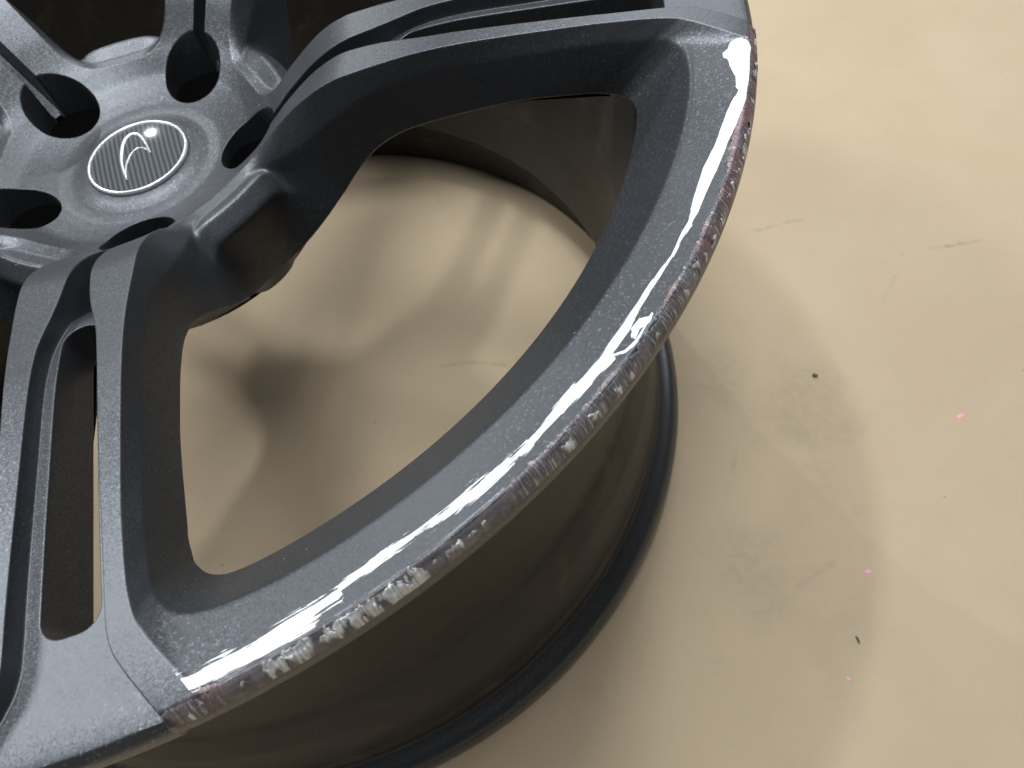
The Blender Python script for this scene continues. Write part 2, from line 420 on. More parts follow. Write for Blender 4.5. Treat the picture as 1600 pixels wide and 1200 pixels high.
def loop_rows(us):
    s_ = np.array(ST, float)
    T = np.array(T_); M = np.array(M_); B = np.array(B_)
    Tp = [pchip(s_, T[:, k], us) for k in range(2)]; Mp = [pchip(s_, M[:, k], us) for k in range(3)]; Bp = [pchip(s_, B[:, k], us) for k in range(3)]
    hub = np.clip((us - 15.1) / 2.4, 0, 1); hub = hub * hub * (3 - 2 * hub)     # how far a column belongs to the hub boss
    Tz = Ztop(np.minimum(Tp[0], .986))
    m2r = Mp[0] * (1 - hub) + .277 * hub; m2r = np.where(hub > 0, (Mp[0] * .67 + Bp[0] * .33) * (1 - hub) + .277 * hub, Mp[0] * .67 + Bp[0] * .33)
    m2p = (Mp[1] * .67 + Bp[1] * .33) * (1 - hub) + Mp[1] * hub; m2z = (Mp[2] * .67 + Bp[2] * .33) * (1 - hub) + .944 * hub
    m3r = (Mp[0] * .34 + Bp[0] * .66) * (1 - hub) + .302 * hub
    m3p = (Mp[1] * .34 + Bp[1] * .66) * (1 - hub) + (Mp[1] * .7 + Bp[1] * .3) * hub; m3z = (Mp[2] * .34 + Bp[2] * .66) * (1 - hub) + .918 * hub
    return [(Tp[0], Tp[1], Tz), tuple(Mp), (m2r, m2p, m2z), (m3r, m3p, m3z), tuple(Bp)]
EDGE = 0.0026
def window_funnel(us_half, n_face):
    """rows x columns grid of one window's walls, in the frame of the window's middle; also T_in loop, B2 loop"""
    us = np.concatenate([us_half[::-1], us_half[1:-1]])
    sg = np.concatenate([-np.ones(len(us_half)), np.ones(len(us_half) - 2)])
    ctrl = []
    for (r, ph, z) in loop_rows(us):
        ctrl.append(pol(r, ph * sg, z))
    w = np.clip((us - 12.0) / 2.0, 0, 1)[:, None]
    ker = np.exp(-.5 * (np.arange(-14, 15) / 5.0) ** 2); ker /= ker.sum()
    for q in range(1, 5):
        sm = sum(k_ * np.roll(ctrl[q], j_, 0) for k_, j_ in zip(ker, range(-14, 15)))
        ctrl[q] = ctrl[q] * (1 - w) + sm * w
    T, M, m2, m3, B = ctrl
    Tin = plan_offset(T, EDGE, True)
    if (np.linalg.norm(Tin[:, :2], axis=1).max() < .986):
        Tin = plan_offset(T, -EDGE, True)
    Tin[:, 2] = Ztop(np.linalg.norm(Tin[:, :2], axis=1))
    sgn = 1 if np.linalg.norm(plan_offset(B, 1e-3, True)[:, :2], axis=1).max() > np.linalg.norm(B[:, :2], axis=1).max() else -1
    B2 = plan_offset(B, sgn * .005, True); B2[:, 2] -= .004 + .026 * np.clip((us - 15) / 3, 0, 1)
    hub = np.clip((us - 15) / 3, 0, 1)[:, None]
    B2 = B2 * (1 - hub) + hub * np.concatenate([B2[:, :2] * (.275 / np.maximum(np.linalg.norm(B2[:, :2], axis=1, keepdims=True), .275)), B2[:, 2:]], 1)
    G = fillet_rows([Tin, T, M, m2, m3, B, B2], [.0024, .005, .006, .008, .003], 4, [0, n_face, 3, 3, 6, 0])
    return us, sg, G, Tin, B2

us_std = np.unique(np.concatenate([[5.75, 16.0], np.linspace(0, 4, 60), np.linspace(4, 7, 70), np.linspace(7, 14, 70), np.linspace(14, 19, 60)]))
us_fine = np.unique(np.concatenate([[5.75, 16.0], np.linspace(0, 4, 380), np.linspace(4, 7, 200), np.linspace(7, 14, 70), np.linspace(14, 19, 60)]))
U_RIM, U_HUB = 5.75, 16.0

# ------------------------------------------------------------------ damage maps on the scuffed side (r, angle from the window's middle)
SMEAR = [
    [(0.9785, 29.13), (0.9859, 28.65), (0.9898, 28.19), (0.988, 26.99), (0.9896, 25.87), (0.9885, 24.51), (0.9875, 23.17), (0.988, 22.55), (0.9851, 21.43), (0.9802, 19.54), (0.9767, 18.22), (0.9753, 16.98), (0.9735, 15.53), (0.9714, 14.31), (0.9709, 13.04), (0.9706, 11.86), (0.9697, 11.05), (0.9694, 10.47), (0.9705, 10.48), (0.9681, 9.31), (0.9679, 7.6), (0.9648, 7.56), (0.9642, 9.56), (0.9649, 10.63), (0.966, 10.45), (0.9627, 11.52), (0.9594, 12.78), (0.9587, 13.38), (0.9579, 14.76), (0.9577, 15.7), (0.9592, 16.48), (0.9629, 18.05), (0.9647, 19.66), (0.9685, 21.6), (0.9723, 22.57), (0.976, 23.11), (0.9773, 23.52), (0.9742, 23.82), (0.972, 25.06), (0.9656, 26.15), (0.9618, 27.12), (0.9565, 27.41), (0.9554, 27.9), (0.9611, 28.25), (0.964, 28.85), (0.9699, 29.14)],
    [(0.967, 7.59), (0.9652, 4.58), (0.9664, 2.77), (0.9711, 1.25), (0.9709, -0.18), (0.9699, -0.88), (0.9784, -0.86), (0.9735, -2.4), (0.9736, -3.44), (0.9719, -4.9), (0.9712, -5.8), (0.9707, -7.22), (0.9724, -8.55), (0.973, -9.75), (0.9746, -11.42), (0.9734, -12.9), (0.9702, -13.79), (0.9657, -14.05), (0.9665, -12.74), (0.9614, -11.56), (0.9647, -9.96), (0.9658, -8.84), (0.9655, -7.25), (0.961, -5.47), (0.9591, -3.65), (0.9619, -2.93), (0.963, -1.29), (0.96, 0.62), (0.9601, 2.92), (0.9596, 4.67), (0.9642, 7.55)],
    [(0.9726, 2.36), (0.9834, 2.76), (0.9844, 2.26), (0.9796, 1.63), (0.9827, 0.82), (0.9774, 0.87), (0.9716, 1.44)],
    [(0.9696, -0.85), (0.9802, -0.11), (0.9834, 0.75), (0.9799, 3.01), (0.9821, 2.95), (0.9863, 0.67), (0.9829, -0.25), (0.9717, -0.93)],
    [(0.9674, -8.59), (0.9638, -9.91), (0.9599, -12.28), (0.9628, -14.22), (0.9584, -16.64), (0.9566, -18.11), (0.9585, -19.24), (0.9597, -20.32), (0.9619, -21.14), (0.9628, -22.17), (0.9611, -23.25), (0.9626, -24.37), (0.9657, -25.13), (0.97, -25.77), (0.9849, -25.95), (0.9848, -24.93), (0.9833, -23.87), (0.9821, -22.8), (0.9763, -22.32), (0.9709, -22.09), (0.9666, -21.0), (0.9651, -20.2), (0.9671, -19.08), (0.965, -18.09), (0.9649, -16.59), (0.9688, -14.32), (0.9702, -12.45), (0.9705, -10.75), (0.973, -9.75), (0.9733, -8.51)],
    [(0.9609, -15.17), (0.9596, -14.68), (0.9628, -14.44), (0.9663, -14.66), (0.9656, -15.06)],
    [(0.9656, -20.85), (0.964, -21.57), (0.9638, -22.19), (0.963, -23.28), (0.9634, -24.5), (0.9671, -25.74), (0.9679, -25.98), (0.9666, -26.78), (0.9636, -27.33), (0.9654, -28.03), (0.9684, -28.85), (0.9696, -29.3), (0.9633, -29.95), (0.9655, -30.4), (0.9695, -30.63), (0.973, -30.8), (0.9814, -30.43), (0.9847, -29.9), (0.9818, -29.57), (0.9825, -29.03), (0.9805, -27.92), (0.9817, -26.7), (0.9824, -25.58), (0.9817, -24.43), (0.9821, -23.39), (0.9789, -22.49), (0.9744, -22.28), (0.9768, -21.11)],
]
MMU = SC * 1000.0
SM_XY = [np.array([(r * MMU * math.cos(math.radians(a)), r * MMU * math.sin(math.radians(a))) for r, a in P]) for P in SMEAR]
#        angle, r, half length (mm along), half width (mm across)
CHIPS = [(-24.0, .9945, 4.6, 1.9), (-25.2, .9955, 2.6, 1.5), (-22.5, .995, 1.9, 1.5), (-21.7, .995, 1.6, 1.3), (-20.8, .9945, 2.6, 1.8), (-20.1, .9955, 2.0, 1.5), (-18.9, .9965, 2.6, 1.7), (-18.2, .9985, 1.9, 2.2), (-17.2, .9975, 2.2, 1.9), (-15.1, .9955, 1.8, .7), (-6.8, .9975, 2.0, .8), (-2.2, .9985, 1.5, .6), (2.0, .9990, 1.2, .5), (6.0, .999, 1.2, .5), (-29.2, .9945, .8, 1.0)]
rng_ = random.Random(7)
for a_, r_, hl_, hw_ in CHIPS[:10]:      # satellites that break up the outline of the big flakes
    for _ in range(4):
        CHIPS.append((a_ + rng_.uniform(-1.3, 1.3) * hl_ / 4.7, r_ + rng_.uniform(-1, 1) * hw_ / MMU, hl_ * rng_.uniform(.16, .42), hw_ * rng_.uniform(.3, .75)))
for _ in range(46):                      # small silvery nicks along the very edge
    CHIPS.append((rng_.uniform(-30, 31) if rng_.random() < .35 else rng_.uniform(4, 31), rng_.uniform(.9965, .9998), rng_.uniform(.5, 1.9), rng_.uniform(.35, .75)))
def damage_attrs(V):
    """V in the frame of the scuffed window; returns point attributes"""
    x, y = V[:, 0] * MMU, V[:, 1] * MMU
    r = np.hypot(x, y) / MMU; ph = np.degrees(np.arctan2(y, x))
    pu = np.radians(ph) * MMU; pv = r * MMU
    sd = np.full(len(V), -30.0); near = (np.abs(ph) < 34) & (r > .945)
    for P in SM_XY:
        sd[near] = np.maximum(sd[near], sdist(P, x[near], y[near]))
    sd = np.maximum(sd, -30)
    fray = np.where(ph > 8.0, .7, np.where(ph > -3, 1.6, np.where(ph > -8, 3.5, np.where(ph > -17.5, 8.0, np.where(ph > -21, 4.0, np.where(ph > -26, 5.0, 7.5))))))
    fray = np.where((ph > 7.5) & (ph < 12), 2.0, fray)
    # bare metal along the lip band
    along = np.clip((ph + 31.2 + 1.2 * (vnoise(pv * 1.4, pv * 0 + 2.0, 8) - .5)) / .8, 0, 1) * np.clip((32.6 - ph) / .8, 0, 1)
    jag = (vnoise(pu * .8, pu * 0 + 3.3, 1) - .5) * .006 + (vnoise(pu * .13, pu * 0 + 9.1, 2) - .5) * .007
    quiet = np.clip((ph + 28.5) / 1.5, 0, 1) * np.clip((-9.5 - ph) / 2.5, 0, 1)
    edge = .9868 + jag * (1 - .85 * quiet) - .004 * np.clip((ph - 8) / 10, 0, 1) - .003 * np.clip((-27 - ph) / 3, 0, 1)
    sc = np.clip(.5 + (r - edge) / .003, 0, 1) * along
    red = (vnoise(pu * .09, pv * .25, 5) * .9 + .45 * np.clip((ph - 3) / 12, 0, 1)) * np.where((ph > -27.5) & (ph < -8), .25, 1)
    chip = np.zeros(len(V)); bump = np.zeros(len(V))
    wx = 1.6 * (vnoise(pu * .55, pv * .7, 51) - .5) + .7 * (vnoise(pu * 1.7, pv * 1.4, 52) - .5)
    wy = 1.3 * (vnoise(pu * .5, pv * .6, 53) - .5) + .8 * (vnoise(pu * 1.5, pv * 1.1, 54) - .5)
    wn = vnoise(pu * 1.1, pv * .9, 55)
    for a, rc, hl, hw in CHIPS:
        q = ((pu + wx - math.radians(a) * MMU) / (hl * .85)) ** 2 + ((pv + wy - rc * MMU) / (hw * .85)) ** 2 + .9 * (wn - .45)
        w = np.clip((1.15 - q) * 2.2, 0, 1)
        chip = np.maximum(chip, w); bump = np.maximum(bump, w)
    hatchk = np.clip(1 - np.clip((ph + 29) / 1.5, 0, 1) * np.clip((-9.5 - ph) / 2.5, 0, 1) * .92, 0, 1)
    sd = sd - np.where((ph < -9) & (ph > -17.5), .35, 0) - np.where(ph < -21, np.clip((vnoise(pu * .05 + 7, pv * 1.6 + .010 * pu, 61) - .70) * 14, 0, 1.6), 0)
    return dict(sd=sd, pu=pu, pv=pv, hatchk=hatchk, fray=fray, scrape=np.maximum(sc, chip), red=red * (1 - chip), chip=chip), bump
def gouge(V, A, bump, keep):
    """real relief of the damage: serrations across the lip, lifted flakes, eaten edge (wheel units)"""
    pu, pv = A['pu'], A['pv']; V = V.copy()
    hat = vnoise(pu * 1.5, pv * .22, 21) - .5 + .6 * (vnoise(pu * 3.4, pv * .4, 23) - .5)
    low = vnoise(pu * .22, pv * .12, 22) - .5
    k = A['scrape'] * keep
    V[:, 2] += (hat * .0016 * A['hatchk'] + low * .0016) * k + bump * keep * (.0016 + .0055 * (vnoise(pu * .75, pv * .75, 31) - .40) + .002 * (vnoise(pu * 2.1, pv * .6, 33) - .5))
    rr = np.maximum(np.hypot(V[:, 0], V[:, 1]), 1e-6)
    d = -(np.abs(vnoise(pu * .35, pu * 0, 41) - .35) * .0025 + .0010 * vnoise(pu * 1.3, pv * .3, 42)) * k * np.clip((rr - .99) / .006, 0, 1)
    V[:, 0] += V[:, 0] / rr * d; V[:, 1] += V[:, 1] / rr * d
    return V

# ------------------------------------------------------------------ setting
SCUFFS = [  # pencil-grey scuff lines on the board: points (m), width (mm), strength
    ([(0.2005, 0.4399), (0.207, 0.4498), (0.2189, 0.4712)], 1.0, .75),
    ([(0.0981, 0.3525), (0.1042, 0.364), (0.1113, 0.3816), (0.1177, 0.3926)], 1.3, .5),
    ([(0.2441, 0.1888), (0.2355, 0.1963), (0.2251, 0.2093)], 1.0, .35),
    ([(0.0384, 0.0921), (0.0446, 0.1027), (0.0516, 0.1127), (0.0694, 0.1297)], 1.0, .55),
    ([(0.3113, 0.1376), (0.3153, 0.1578), (0.3146, 0.1724), (0.3171, 0.1976)], 2.2, .28),
    ([(0.0451, 0.3269), (0.035, 0.3473), (0.0326, 0.3605)], 1.6, .3),
    ([(0.2091, 0.3756), (0.1999, 0.4008)], 1.2, .25)]
SMUDGES = [(0.2322, 0.263, .040, .5), (0.2937, 0.1559, .035, .4), (0.3496, 0.1769, .030, .3), (0.1813, 0.2349, .030, .4), (0.2808, 0.2332, .035, .35)]
gx_, gy_ = np.meshgrid(np.arange(-.30, .62, .0018), np.arange(-.30, .68, .0018))
scf = np.zeros(gx_.shape)
for pts, wdt, st in SCUFFS:
    P_ = np.array(pts)
    d = np.full(gx_.shape, 1e9)
    for a_, b_ in zip(P_[:-1], P_[1:]):
        e_ = b_ - a_; t_ = np.clip(((gx_ - a_[0]) * e_[0] + (gy_ - a_[1]) * e_[1]) / (e_ @ e_), 0, 1)
        d = np.minimum(d, np.hypot(gx_ - a_[0] - t_ * e_[0], gy_ - a_[1] - t_ * e_[1]))
    d = d * 1000 + (vnoise(gx_ * 300, gy_ * 300, 3) - .5) * 1.6
    scf = np.maximum(scf, np.clip(1.3 - d / wdt, 0, 1) * st * .55 * (.35 + .9 * vnoise(gx_ * 220, gy_ * 220, 6)))
for x_, y_, r_, st in SMUDGES:
    d = np.hypot(gx_ - x_, gy_ - y_) / r_ + (vnoise(gx_ * 60, gy_ * 60, 9) - .5) * .9
    scf = np.maximum(scf, np.clip(1.1 - d, 0, 1) * st * .30 * (.4 + 1.2 * vnoise(gx_ * 330, gy_ * 330, 12)))
ny_, nx_ = gx_.shape
V_ = np.stack([gx_.ravel(), gy_.ravel(), np.zeros(gx_.size)], -1)
id_ = np.arange(gx_.size).reshape(ny_, nx_)
F_ = np.stack([id_[:-1, :-1], id_[:-1, 1:], id_[1:, 1:], id_[1:, :-1]], -1).reshape(-1, 4)
x0, x1, y0, y1 = gx_[0, 0], gx_[0, -1], gy_[0, 0], gy_[-1, 0]
k_ = len(V_)
V_ = np.concatenate([V_, [(-2.2, -2.2, 0), (2.6, -2.2, 0), (2.6, 2.6, 0), (-2.2, 2.6, 0), (x0, y0, 0), (x1, y0, 0), (x1, y1, 0), (x0, y1, 0)]])
F_ = np.concatenate([F_, np.array([(0, 1, 5, 4), (1, 2, 6, 5), (2, 3, 7, 6), (3, 0, 4, 7)]) + k_])
me = bpy.data.meshes.new('floor')
me.vertices.add(len(V_)); me.vertices.foreach_set('co', V_.astype(np.float32).ravel())
me.loops.add(F_.size); me.loops.foreach_set('vertex_index', F_.astype(np.int32).ravel())
me.polygons.add(len(F_)); me.polygons.foreach_set('loop_start', np.arange(0, F_.size, 4, dtype=np.int32))
me.update(calc_edges=True)
at = me.attributes.new('scuff', 'FLOAT', 'POINT')
at.data.foreach_set('value', np.concatenate([scf.ravel(), np.zeros(8)]).astype(np.float32))
me.materials.append(M_BOARD)
floor = bpy.data.objects.new('floor', me); COL.objects.link(floor)
floor['kind'] = 'structure'

# ------------------------------------------------------------------ the wheel
wheel = bpy.data.objects.new('alloy_wheel', None); COL.objects.link(wheel)
wheel['label'] = 'dark grey five double-spoke alloy wheel lying face up with scraped, white-smeared rim edge'
wheel['category'] = 'wheel'

us, sg, G, Tin, B2 = window_funnel(us_std, 14)
NC = G.shape[1]
c0 = G[0].mean(0)
def oriented(Gr):
    n_ = grid_normals(Gr, True)
    j = int(np.argmin(np.abs(np.arctan2(Gr[0, :, 1], Gr[0, :, 0])) + 10 * (Gr[0, :, 0] < .9)))
    return -n_ if n_[10, j, 2] < 0 else n_
NG = oriented(G)
flipF = None
def sub_grid(mb, Gr, Nr, cols, deg, attrs=None, Ggeo=None):
    """adds the given columns (runs of adjacent ones) of a funnel grid, turned by deg"""
    nc = Gr.shape[1]; cols = np.asarray(cols)
    S = Gr[:, cols]; Sn = Nr[:, cols]
    A_, B_v, C_ = S[0, 0], S[0, 1], S[1, 0]
    # winding that agrees with the normals
    i0, j0 = S.shape[0] // 3, S.shape[1] // 2
    fn = np.cross(S[i0, min(j0 + 1, S.shape[1] - 1)] - S[i0, j0], S[i0 + 1, j0] - S[i0, j0])
    F = grid_faces(S.shape[0], S.shape[1], False, flip=(fn @ Sn[i0, j0]) < 0)
    mb.add(rotz(S.reshape(-1, 3), deg), rotz(Sn.reshape(-1, 3), deg), F, attrs(S.reshape(-1, 3)) if attrs else None)
def runs(us_, sg_):
    n_ = len(us_); half = (n_ + 2) // 2
    idx = np.arange(n_)
    # columns go: hub middle (-) ... rim middle ... (+) ... back to hub
    rim = idx[(us_ <= U_RIM + 1e-9)]
    armm = idx[(sg_ < 0) & (us_ >= U_RIM - 1e-9) & (us_ <= U_HUB + 1e-9)]
    armp = idx[(sg_ > 0) & (us_ >= U_RIM - 1e-9) & (us_ <= U_HUB + 1e-9)]
    hubp = idx[(sg_ > 0) & (us_ >= U_HUB - 1e-9)]
    hubm = idx[(sg_ < 0) & (us_ >= U_HUB - 1e-9)]
    return rim, armm, armp, np.concatenate([hubp, hubm])
rim_c, armm_c, armp_c, hub_c = runs(us, sg)

# --- raised top face of one spoke sector (spoke frame: spoke axis along +x)
GH = [(.25, .0115), (.30, .0125), (.35, .0135), (.40, .0142), (.42, .0148), (.44, .0161), (.46, .0179), (.48, .0206), (.50, .0243), (.52, .0288), (.55, .0342), (.60, .0374), (.65, .0390), (.70, .0402), (.75, .0416), (.80, .0433), (.85, .0447), (.88, .0452), (.90, .0458), (.92, .0495), (.94, .0584), (.96, .0696), (.98, .0809), (.9895, .0865)]
HOLE_R, HOLE_C = .058, .207
rg = np.unique(np.concatenate([np.linspace(.258, .46, 30), np.linspace(.46, .56, 24), np.linspace(.56, .9, 30), np.linspace(.9, .9895, 20)]))
hg = pchip([q[0] for q in GH], [q[1] for q in GH], rg)
gx = np.sqrt(rg ** 2 - hg ** 2)
a0 = math.asin(hg[0] / HOLE_R)
ca = np.linspace(a0, 2 * math.pi - a0, 72)
hole_arc = np.stack([HOLE_C + HOLE_R * np.cos(ca), HOLE_R * np.sin(ca)], -1)
jn = rg > np.hypot(hole_arc[0, 0], hole_arc[0, 1]) + .006
Gp = np.stack([gx[jn], hg[jn]], -1)
# keyhole outline, from the lip (+y side) inwards, round the bolt hole, back out on the -y side
key = np.concatenate([Gp[::-1], hole_arc, Gp * [1, -1]])
key3 = np.concatenate([key, np.zeros((len(key), 1))], 1)
k_in = plan_offset(key3, .0030, False)      # into the raised face?
if abs(k_in[5, 1]) < abs(key3[5, 1]):
    k_in = plan_offset(key3, -.0030, False); KS = -1
else:
    KS = 1
kr = lambda V: np.hypot(V[:, 0], V[:, 1])
k_in[:, 2] = Ztop(np.minimum(kr(k_in), .9895)); key3[:, 2] = Ztop(np.minimum(kr(key3), .9895))
# top boundary along window edges: windows sit at -36 and +36 degrees in the spoke frame
Tp = rotz(Tin[sg < 0], 36.0)      # window at +36: its minus side borders this spoke
Tp = Tp[kr(Tp) < .9893]           # hub middle -> lip corner
aT = math.degrees(math.atan2(Tp[-1, 1], Tp[-1, 0])); aG = math.degrees(math.atan2(k_in[0, 1], k_in[0, 0]))
lip_arc = pol(np.full(14, .9895), np.linspace(aT, aG, 14), 0.0)[:, :2]
capR = .0900
seam = np.stack([np.linspace(capR, .2255, 14)[1:-1] * math.cos(math.radians(36)), np.linspace(capR, .2255, 14)[1:-1] * math.sin(math.radians(36))], -1)
cap_arc = pol(np.full(24, capR), np.linspace(-36, 36, 24), 0.0)[:, :2]
kin2 = k_in[1:-1, :2]
outer = np.concatenate([cap_arc, seam, Tp[:, :2], lip_arc[1:], kin2, (lip_arc * [1, -1])[::-1][:-1], (Tp[:, :2] * [1, -1])[::-1], (seam * [1, -1])[::-1]])
TV, TF = cdt_region(outer, [], .0062)
Tr_ = kr(TV); TN = rz_normals(Tr_, TV, Ztop); TV3 = np.concatenate([TV, Ztop(np.minimum(Tr_, .9895))[:, None]], 1)
cr = np.hypot(*TV[TF].mean(1).T)

# --- groove walls, groove floor with its slot, bolt-hole walls (spoke frame)
inhole = np.zeros(len(key3), bool); inhole[len(Gp):len(Gp) + len(hole_arc)] = True
kf = plan_offset(key3, -KS * .0015, False); kf[:, 2] = np.where(inhole, .862, Zfloor(kr(kf)))
kf2 = plan_offset(key3, -KS * .0060, False); kf2[:, 2] = np.where(inhole, .80, Zfloor(kr(kf2)))
kf2[inhole, :2] = kf[inhole, :2]
GW = fillet_rows([k_in, key3, kf, kf2], [.0028, .0045], 5, [0, 6, 0])
NW = grid_normals(GW)
if NW[3, 4, 2] < 0:
    NW = -NW
# keep the fold where groove meets bolt hole crisp
flo = kf2[:len(Gp), :2]; flo = flo[flo[:, 0] > .262]
jz = flo[-1]
fl_outer = np.concatenate([flo, (flo * [1, -1])[::-1]])
SI, SO, SH = .500, .885, .0272
def slot_outline(e):
    pts = []
    ri = SH * .93
    for t in np.linspace(90, 270, 22):           # inner, round end, slightly narrower
        pts.append((SI + ri - e * 0 + (ri + e) * math.cos(math.radians(t)), (ri * .86 + e) * math.sin(math.radians(t))))
    rc = .0215
    for t in np.linspace(-90, 0, 9):
        pts.append((SO - rc + (rc + e) * math.cos(math.radians(t)), -(SH * 1.04 - rc) + (rc + e) * math.sin(math.radians(t))))
    for t in np.linspace(0, 90, 9):
        pts.append((SO - rc + (rc + e) * math.cos(math.radians(t)), (SH * 1.04 - rc) + (rc + e) * math.sin(math.radians(t))))
    P = np.array(pts); out = []
    for i in range(len(P)):                       # subdivide the long sides
        a, b_ = P[i], P[(i + 1) % len(P)]
        k = 40 if np.linalg.norm(b_ - a) > .1 else 1
        for t in range(k):
            out.append(a + (b_ - a) * t / k)
    return np.array(out)
s_out = slot_outline(.0035); s_mid = slot_outline(0.0); s_low = slot_outline(-.0010)
FV, FF = cdt_region(fl_outer, [s_out], .009)
Fr = kr(FV); FN = rz_normals(Fr, FV, Zfloor); FV3 = np.concatenate([FV, Zfloor(Fr)[:, None]], 1)
z3 = lambda P, z: np.concatenate([P, np.asarray(z, float).reshape(-1, 1) * np.ones((len(P), 1))], 1)
slotc = [z3(s_out, Zfloor(kr(s_out))), z3(s_mid, Zfloor(kr(s_mid))), z3(s_low, 1.012), z3(slot_outline(.004), 1.006)]
GS = fillet_rows(slotc, [.0032, .002], 5, [0, 8, 0])
NS = grid_normals(GS, True)
if NS[1, 10, 2] < 0:
    NS = -NS
# back of the spoke
Bp = rotz(B2[sg < 0], 36.0)
Bp = Bp[(us[sg < 0] > 6.2) & (us[sg < 0] < 17)]
b_outer = np.concatenate([Bp[:, :2], (Bp[:, :2] * [1, -1])[::-1]])
BV, BF = cdt_region(b_outer, [slot_outline(.004)], .03)
BV3 = np.concatenate([BV, Zback(np.minimum(kr(BV), .853))[:, None]], 1)

def add_grid(mb, Gr, Nr, closed, attrs=None):
    i0, j0 = Gr.shape[0] // 2, Gr.shape[1] // 3
    fn = np.cross(Gr[i0, j0 + 1] - Gr[i0, j0], Gr[i0 + 1, j0] - Gr[i0, j0])
    mb.add(Gr.reshape(-1, 3), Nr.reshape(-1, 3), grid_faces(Gr.shape[0], Gr.shape[1], closed, flip=(fn @ Nr[i0, j0]) < 0), attrs)
def compact(V3, Nn, F):
    u, inv = np.unique(F, return_inverse=True)
    return V3[u], Nn[u], inv.reshape(F.shape).tolist()

HUBR = .283
mb = MB()
mb.add(*compact(TV3, TN, TF[cr >= HUBR]))
sub_grid(mb, G, NG, armp_c, -36.0)
sub_grid(mb, G, NG, armm_c, 36.0)
gcols = np.where(~inhole)[0]
lo_c = gcols[gcols < len(Gp)]; hi_c = gcols[gcols >= len(Gp)]
for cset in (lo_c, hi_c):
    S, Sn = GW[:, cset], NW[:, cset]; add_grid(mb, S, Sn, False)
mb.add(*compact(FV3, FN, FF))
ze = float(Zfloor(.264))
mb.add([(.2635, -.0105, ze), (.2635, .0105, ze), (.2635, .0105, .83), (.2635, -.0105, .83)], np.tile([-1.0, 0, .2], (4, 1)), [(0, 1, 2, 3)])
add_grid(mb, GS, NS, True)
mb.add(BV3, np.tile([0, 0, -1.0], (len(BV3), 1)), [f[::-1] for f in BF.tolist()])
spoke0 = mb.build('spoke', M_PAINT, wheel)
spoke0.rotation_euler = (0, 0, math.radians(TH0 + 36))
for k in range(1, 5):
    s_ = spoke0.copy(); COL.objects.link(s_); s_.parent = wheel
    s_.rotation_euler = (0, 0, math.radians(TH0 + 36 + 72 * k))

# --- hub
mb = MB()
hv, hn, hf = compact(TV3, TN, TF[cr < HUBR])
hole_cols = np.concatenate([[len(Gp) - 1], np.where(inhole)[0], [len(Gp) + len(hole_arc)]])
for k in range(5):
    d = TH0 + 36 + 72 * k
    mb.add(rotz(hv, d), rotz(hn, d), hf)
    sub_grid(mb, G, NG, hub_c, TH0 + 72 * k)
    S, Sn = rotz(GW[:, hole_cols], d), rotz(NW[:, hole_cols], d); add_grid(mb, S, Sn, False)
hub = mb.build('hub', M_PAINT, wheel)
# dark insides of the bolt holes with their conical seats, and the closed back of the hub
for k in range(5):
    mb = MB()
    prof = [(HOLE_R - .0015, .868), (HOLE_R - .002, .80), (.048, .795), (.032, .775), (.031, .752)]
    ang = np.linspace(0, 2 * math.pi, 49)[:-1]
    Gh = np.stack([np.stack([HOLE_C + r * np.cos(ang), r * np.sin(ang), np.full(48, z)], -1) for r, z in prof])
    Nh = grid_normals(Gh, True)
    if Nh[2, 0, 2] < 0:
        Nh = -Nh
    add_grid(mb, Gh, Nh, True)
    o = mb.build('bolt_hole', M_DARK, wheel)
    o.rotation_euler = (0, 0, math.radians(TH0 + 36 + 72 * k))
mb = MB()
ang = np.linspace(0, 2 * math.pi, 121)[:-1]
prof = [(.001, .751), (.20, .751), (.275, .7495), (.277, .752)]
Gb = np.stack([pol(np.full(120, r), np.degrees(ang), z) for r, z in prof])
Nb = grid_normals(Gb, True)
if Nb[1, 0, 2] > 0:
    Nb = -Nb
add_grid(mb, Gb, Nb, True)
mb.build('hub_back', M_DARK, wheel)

# --- rim: face round every window, lip, barrel
uf, sf, GF, TinF, B2F = window_funnel(us_fine, 64)
NF = oriented(GF)
rimF_c = runs(uf, sf)[0]
mb = MB()
zero_attrs = lambda V: dict(sd=np.full(len(V), -30.0))
for k in range(1, 5):
    sub_grid(mb, G, NG, rim_c, TH0 + 72 * k, zero_attrs)
S = GF[:, rimF_c]; Sn = NF[:, rimF_c]
shp = S.shape[:2]
Vf = S.reshape(-1, 3); A, bump = damage_attrs(Vf)
rowk = np.ones(shp)
Vg = gouge(Vf, A, bump, rowk.ravel() * np.clip((kr(Vf) - .96) / .02, 0, 1))
Gg = Vg.reshape(S.shape); Nn = grid_normals(Gg)
Nn = np.where((np.sum(Nn * Sn, 2) < 0)[..., None], -Nn, Nn)
Nn[:, 0] = Sn[:, 0]; Nn[:, -1] = Sn[:, -1]
i0, j0 = shp[0] // 3, shp[1] // 2
fn = np.cross(Gg[i0, j0 + 1] - Gg[i0, j0], Gg[i0 + 1, j0] - Gg[i0, j0])
mb.add(rotz(Gg.reshape(-1, 3), TH0), rotz(Nn.reshape(-1, 3), TH0), grid_faces(*shp, False, flip=(fn @ Nn[i0, j0]) < 0), A)
mb.build('rim_face', M_RIM, wheel)

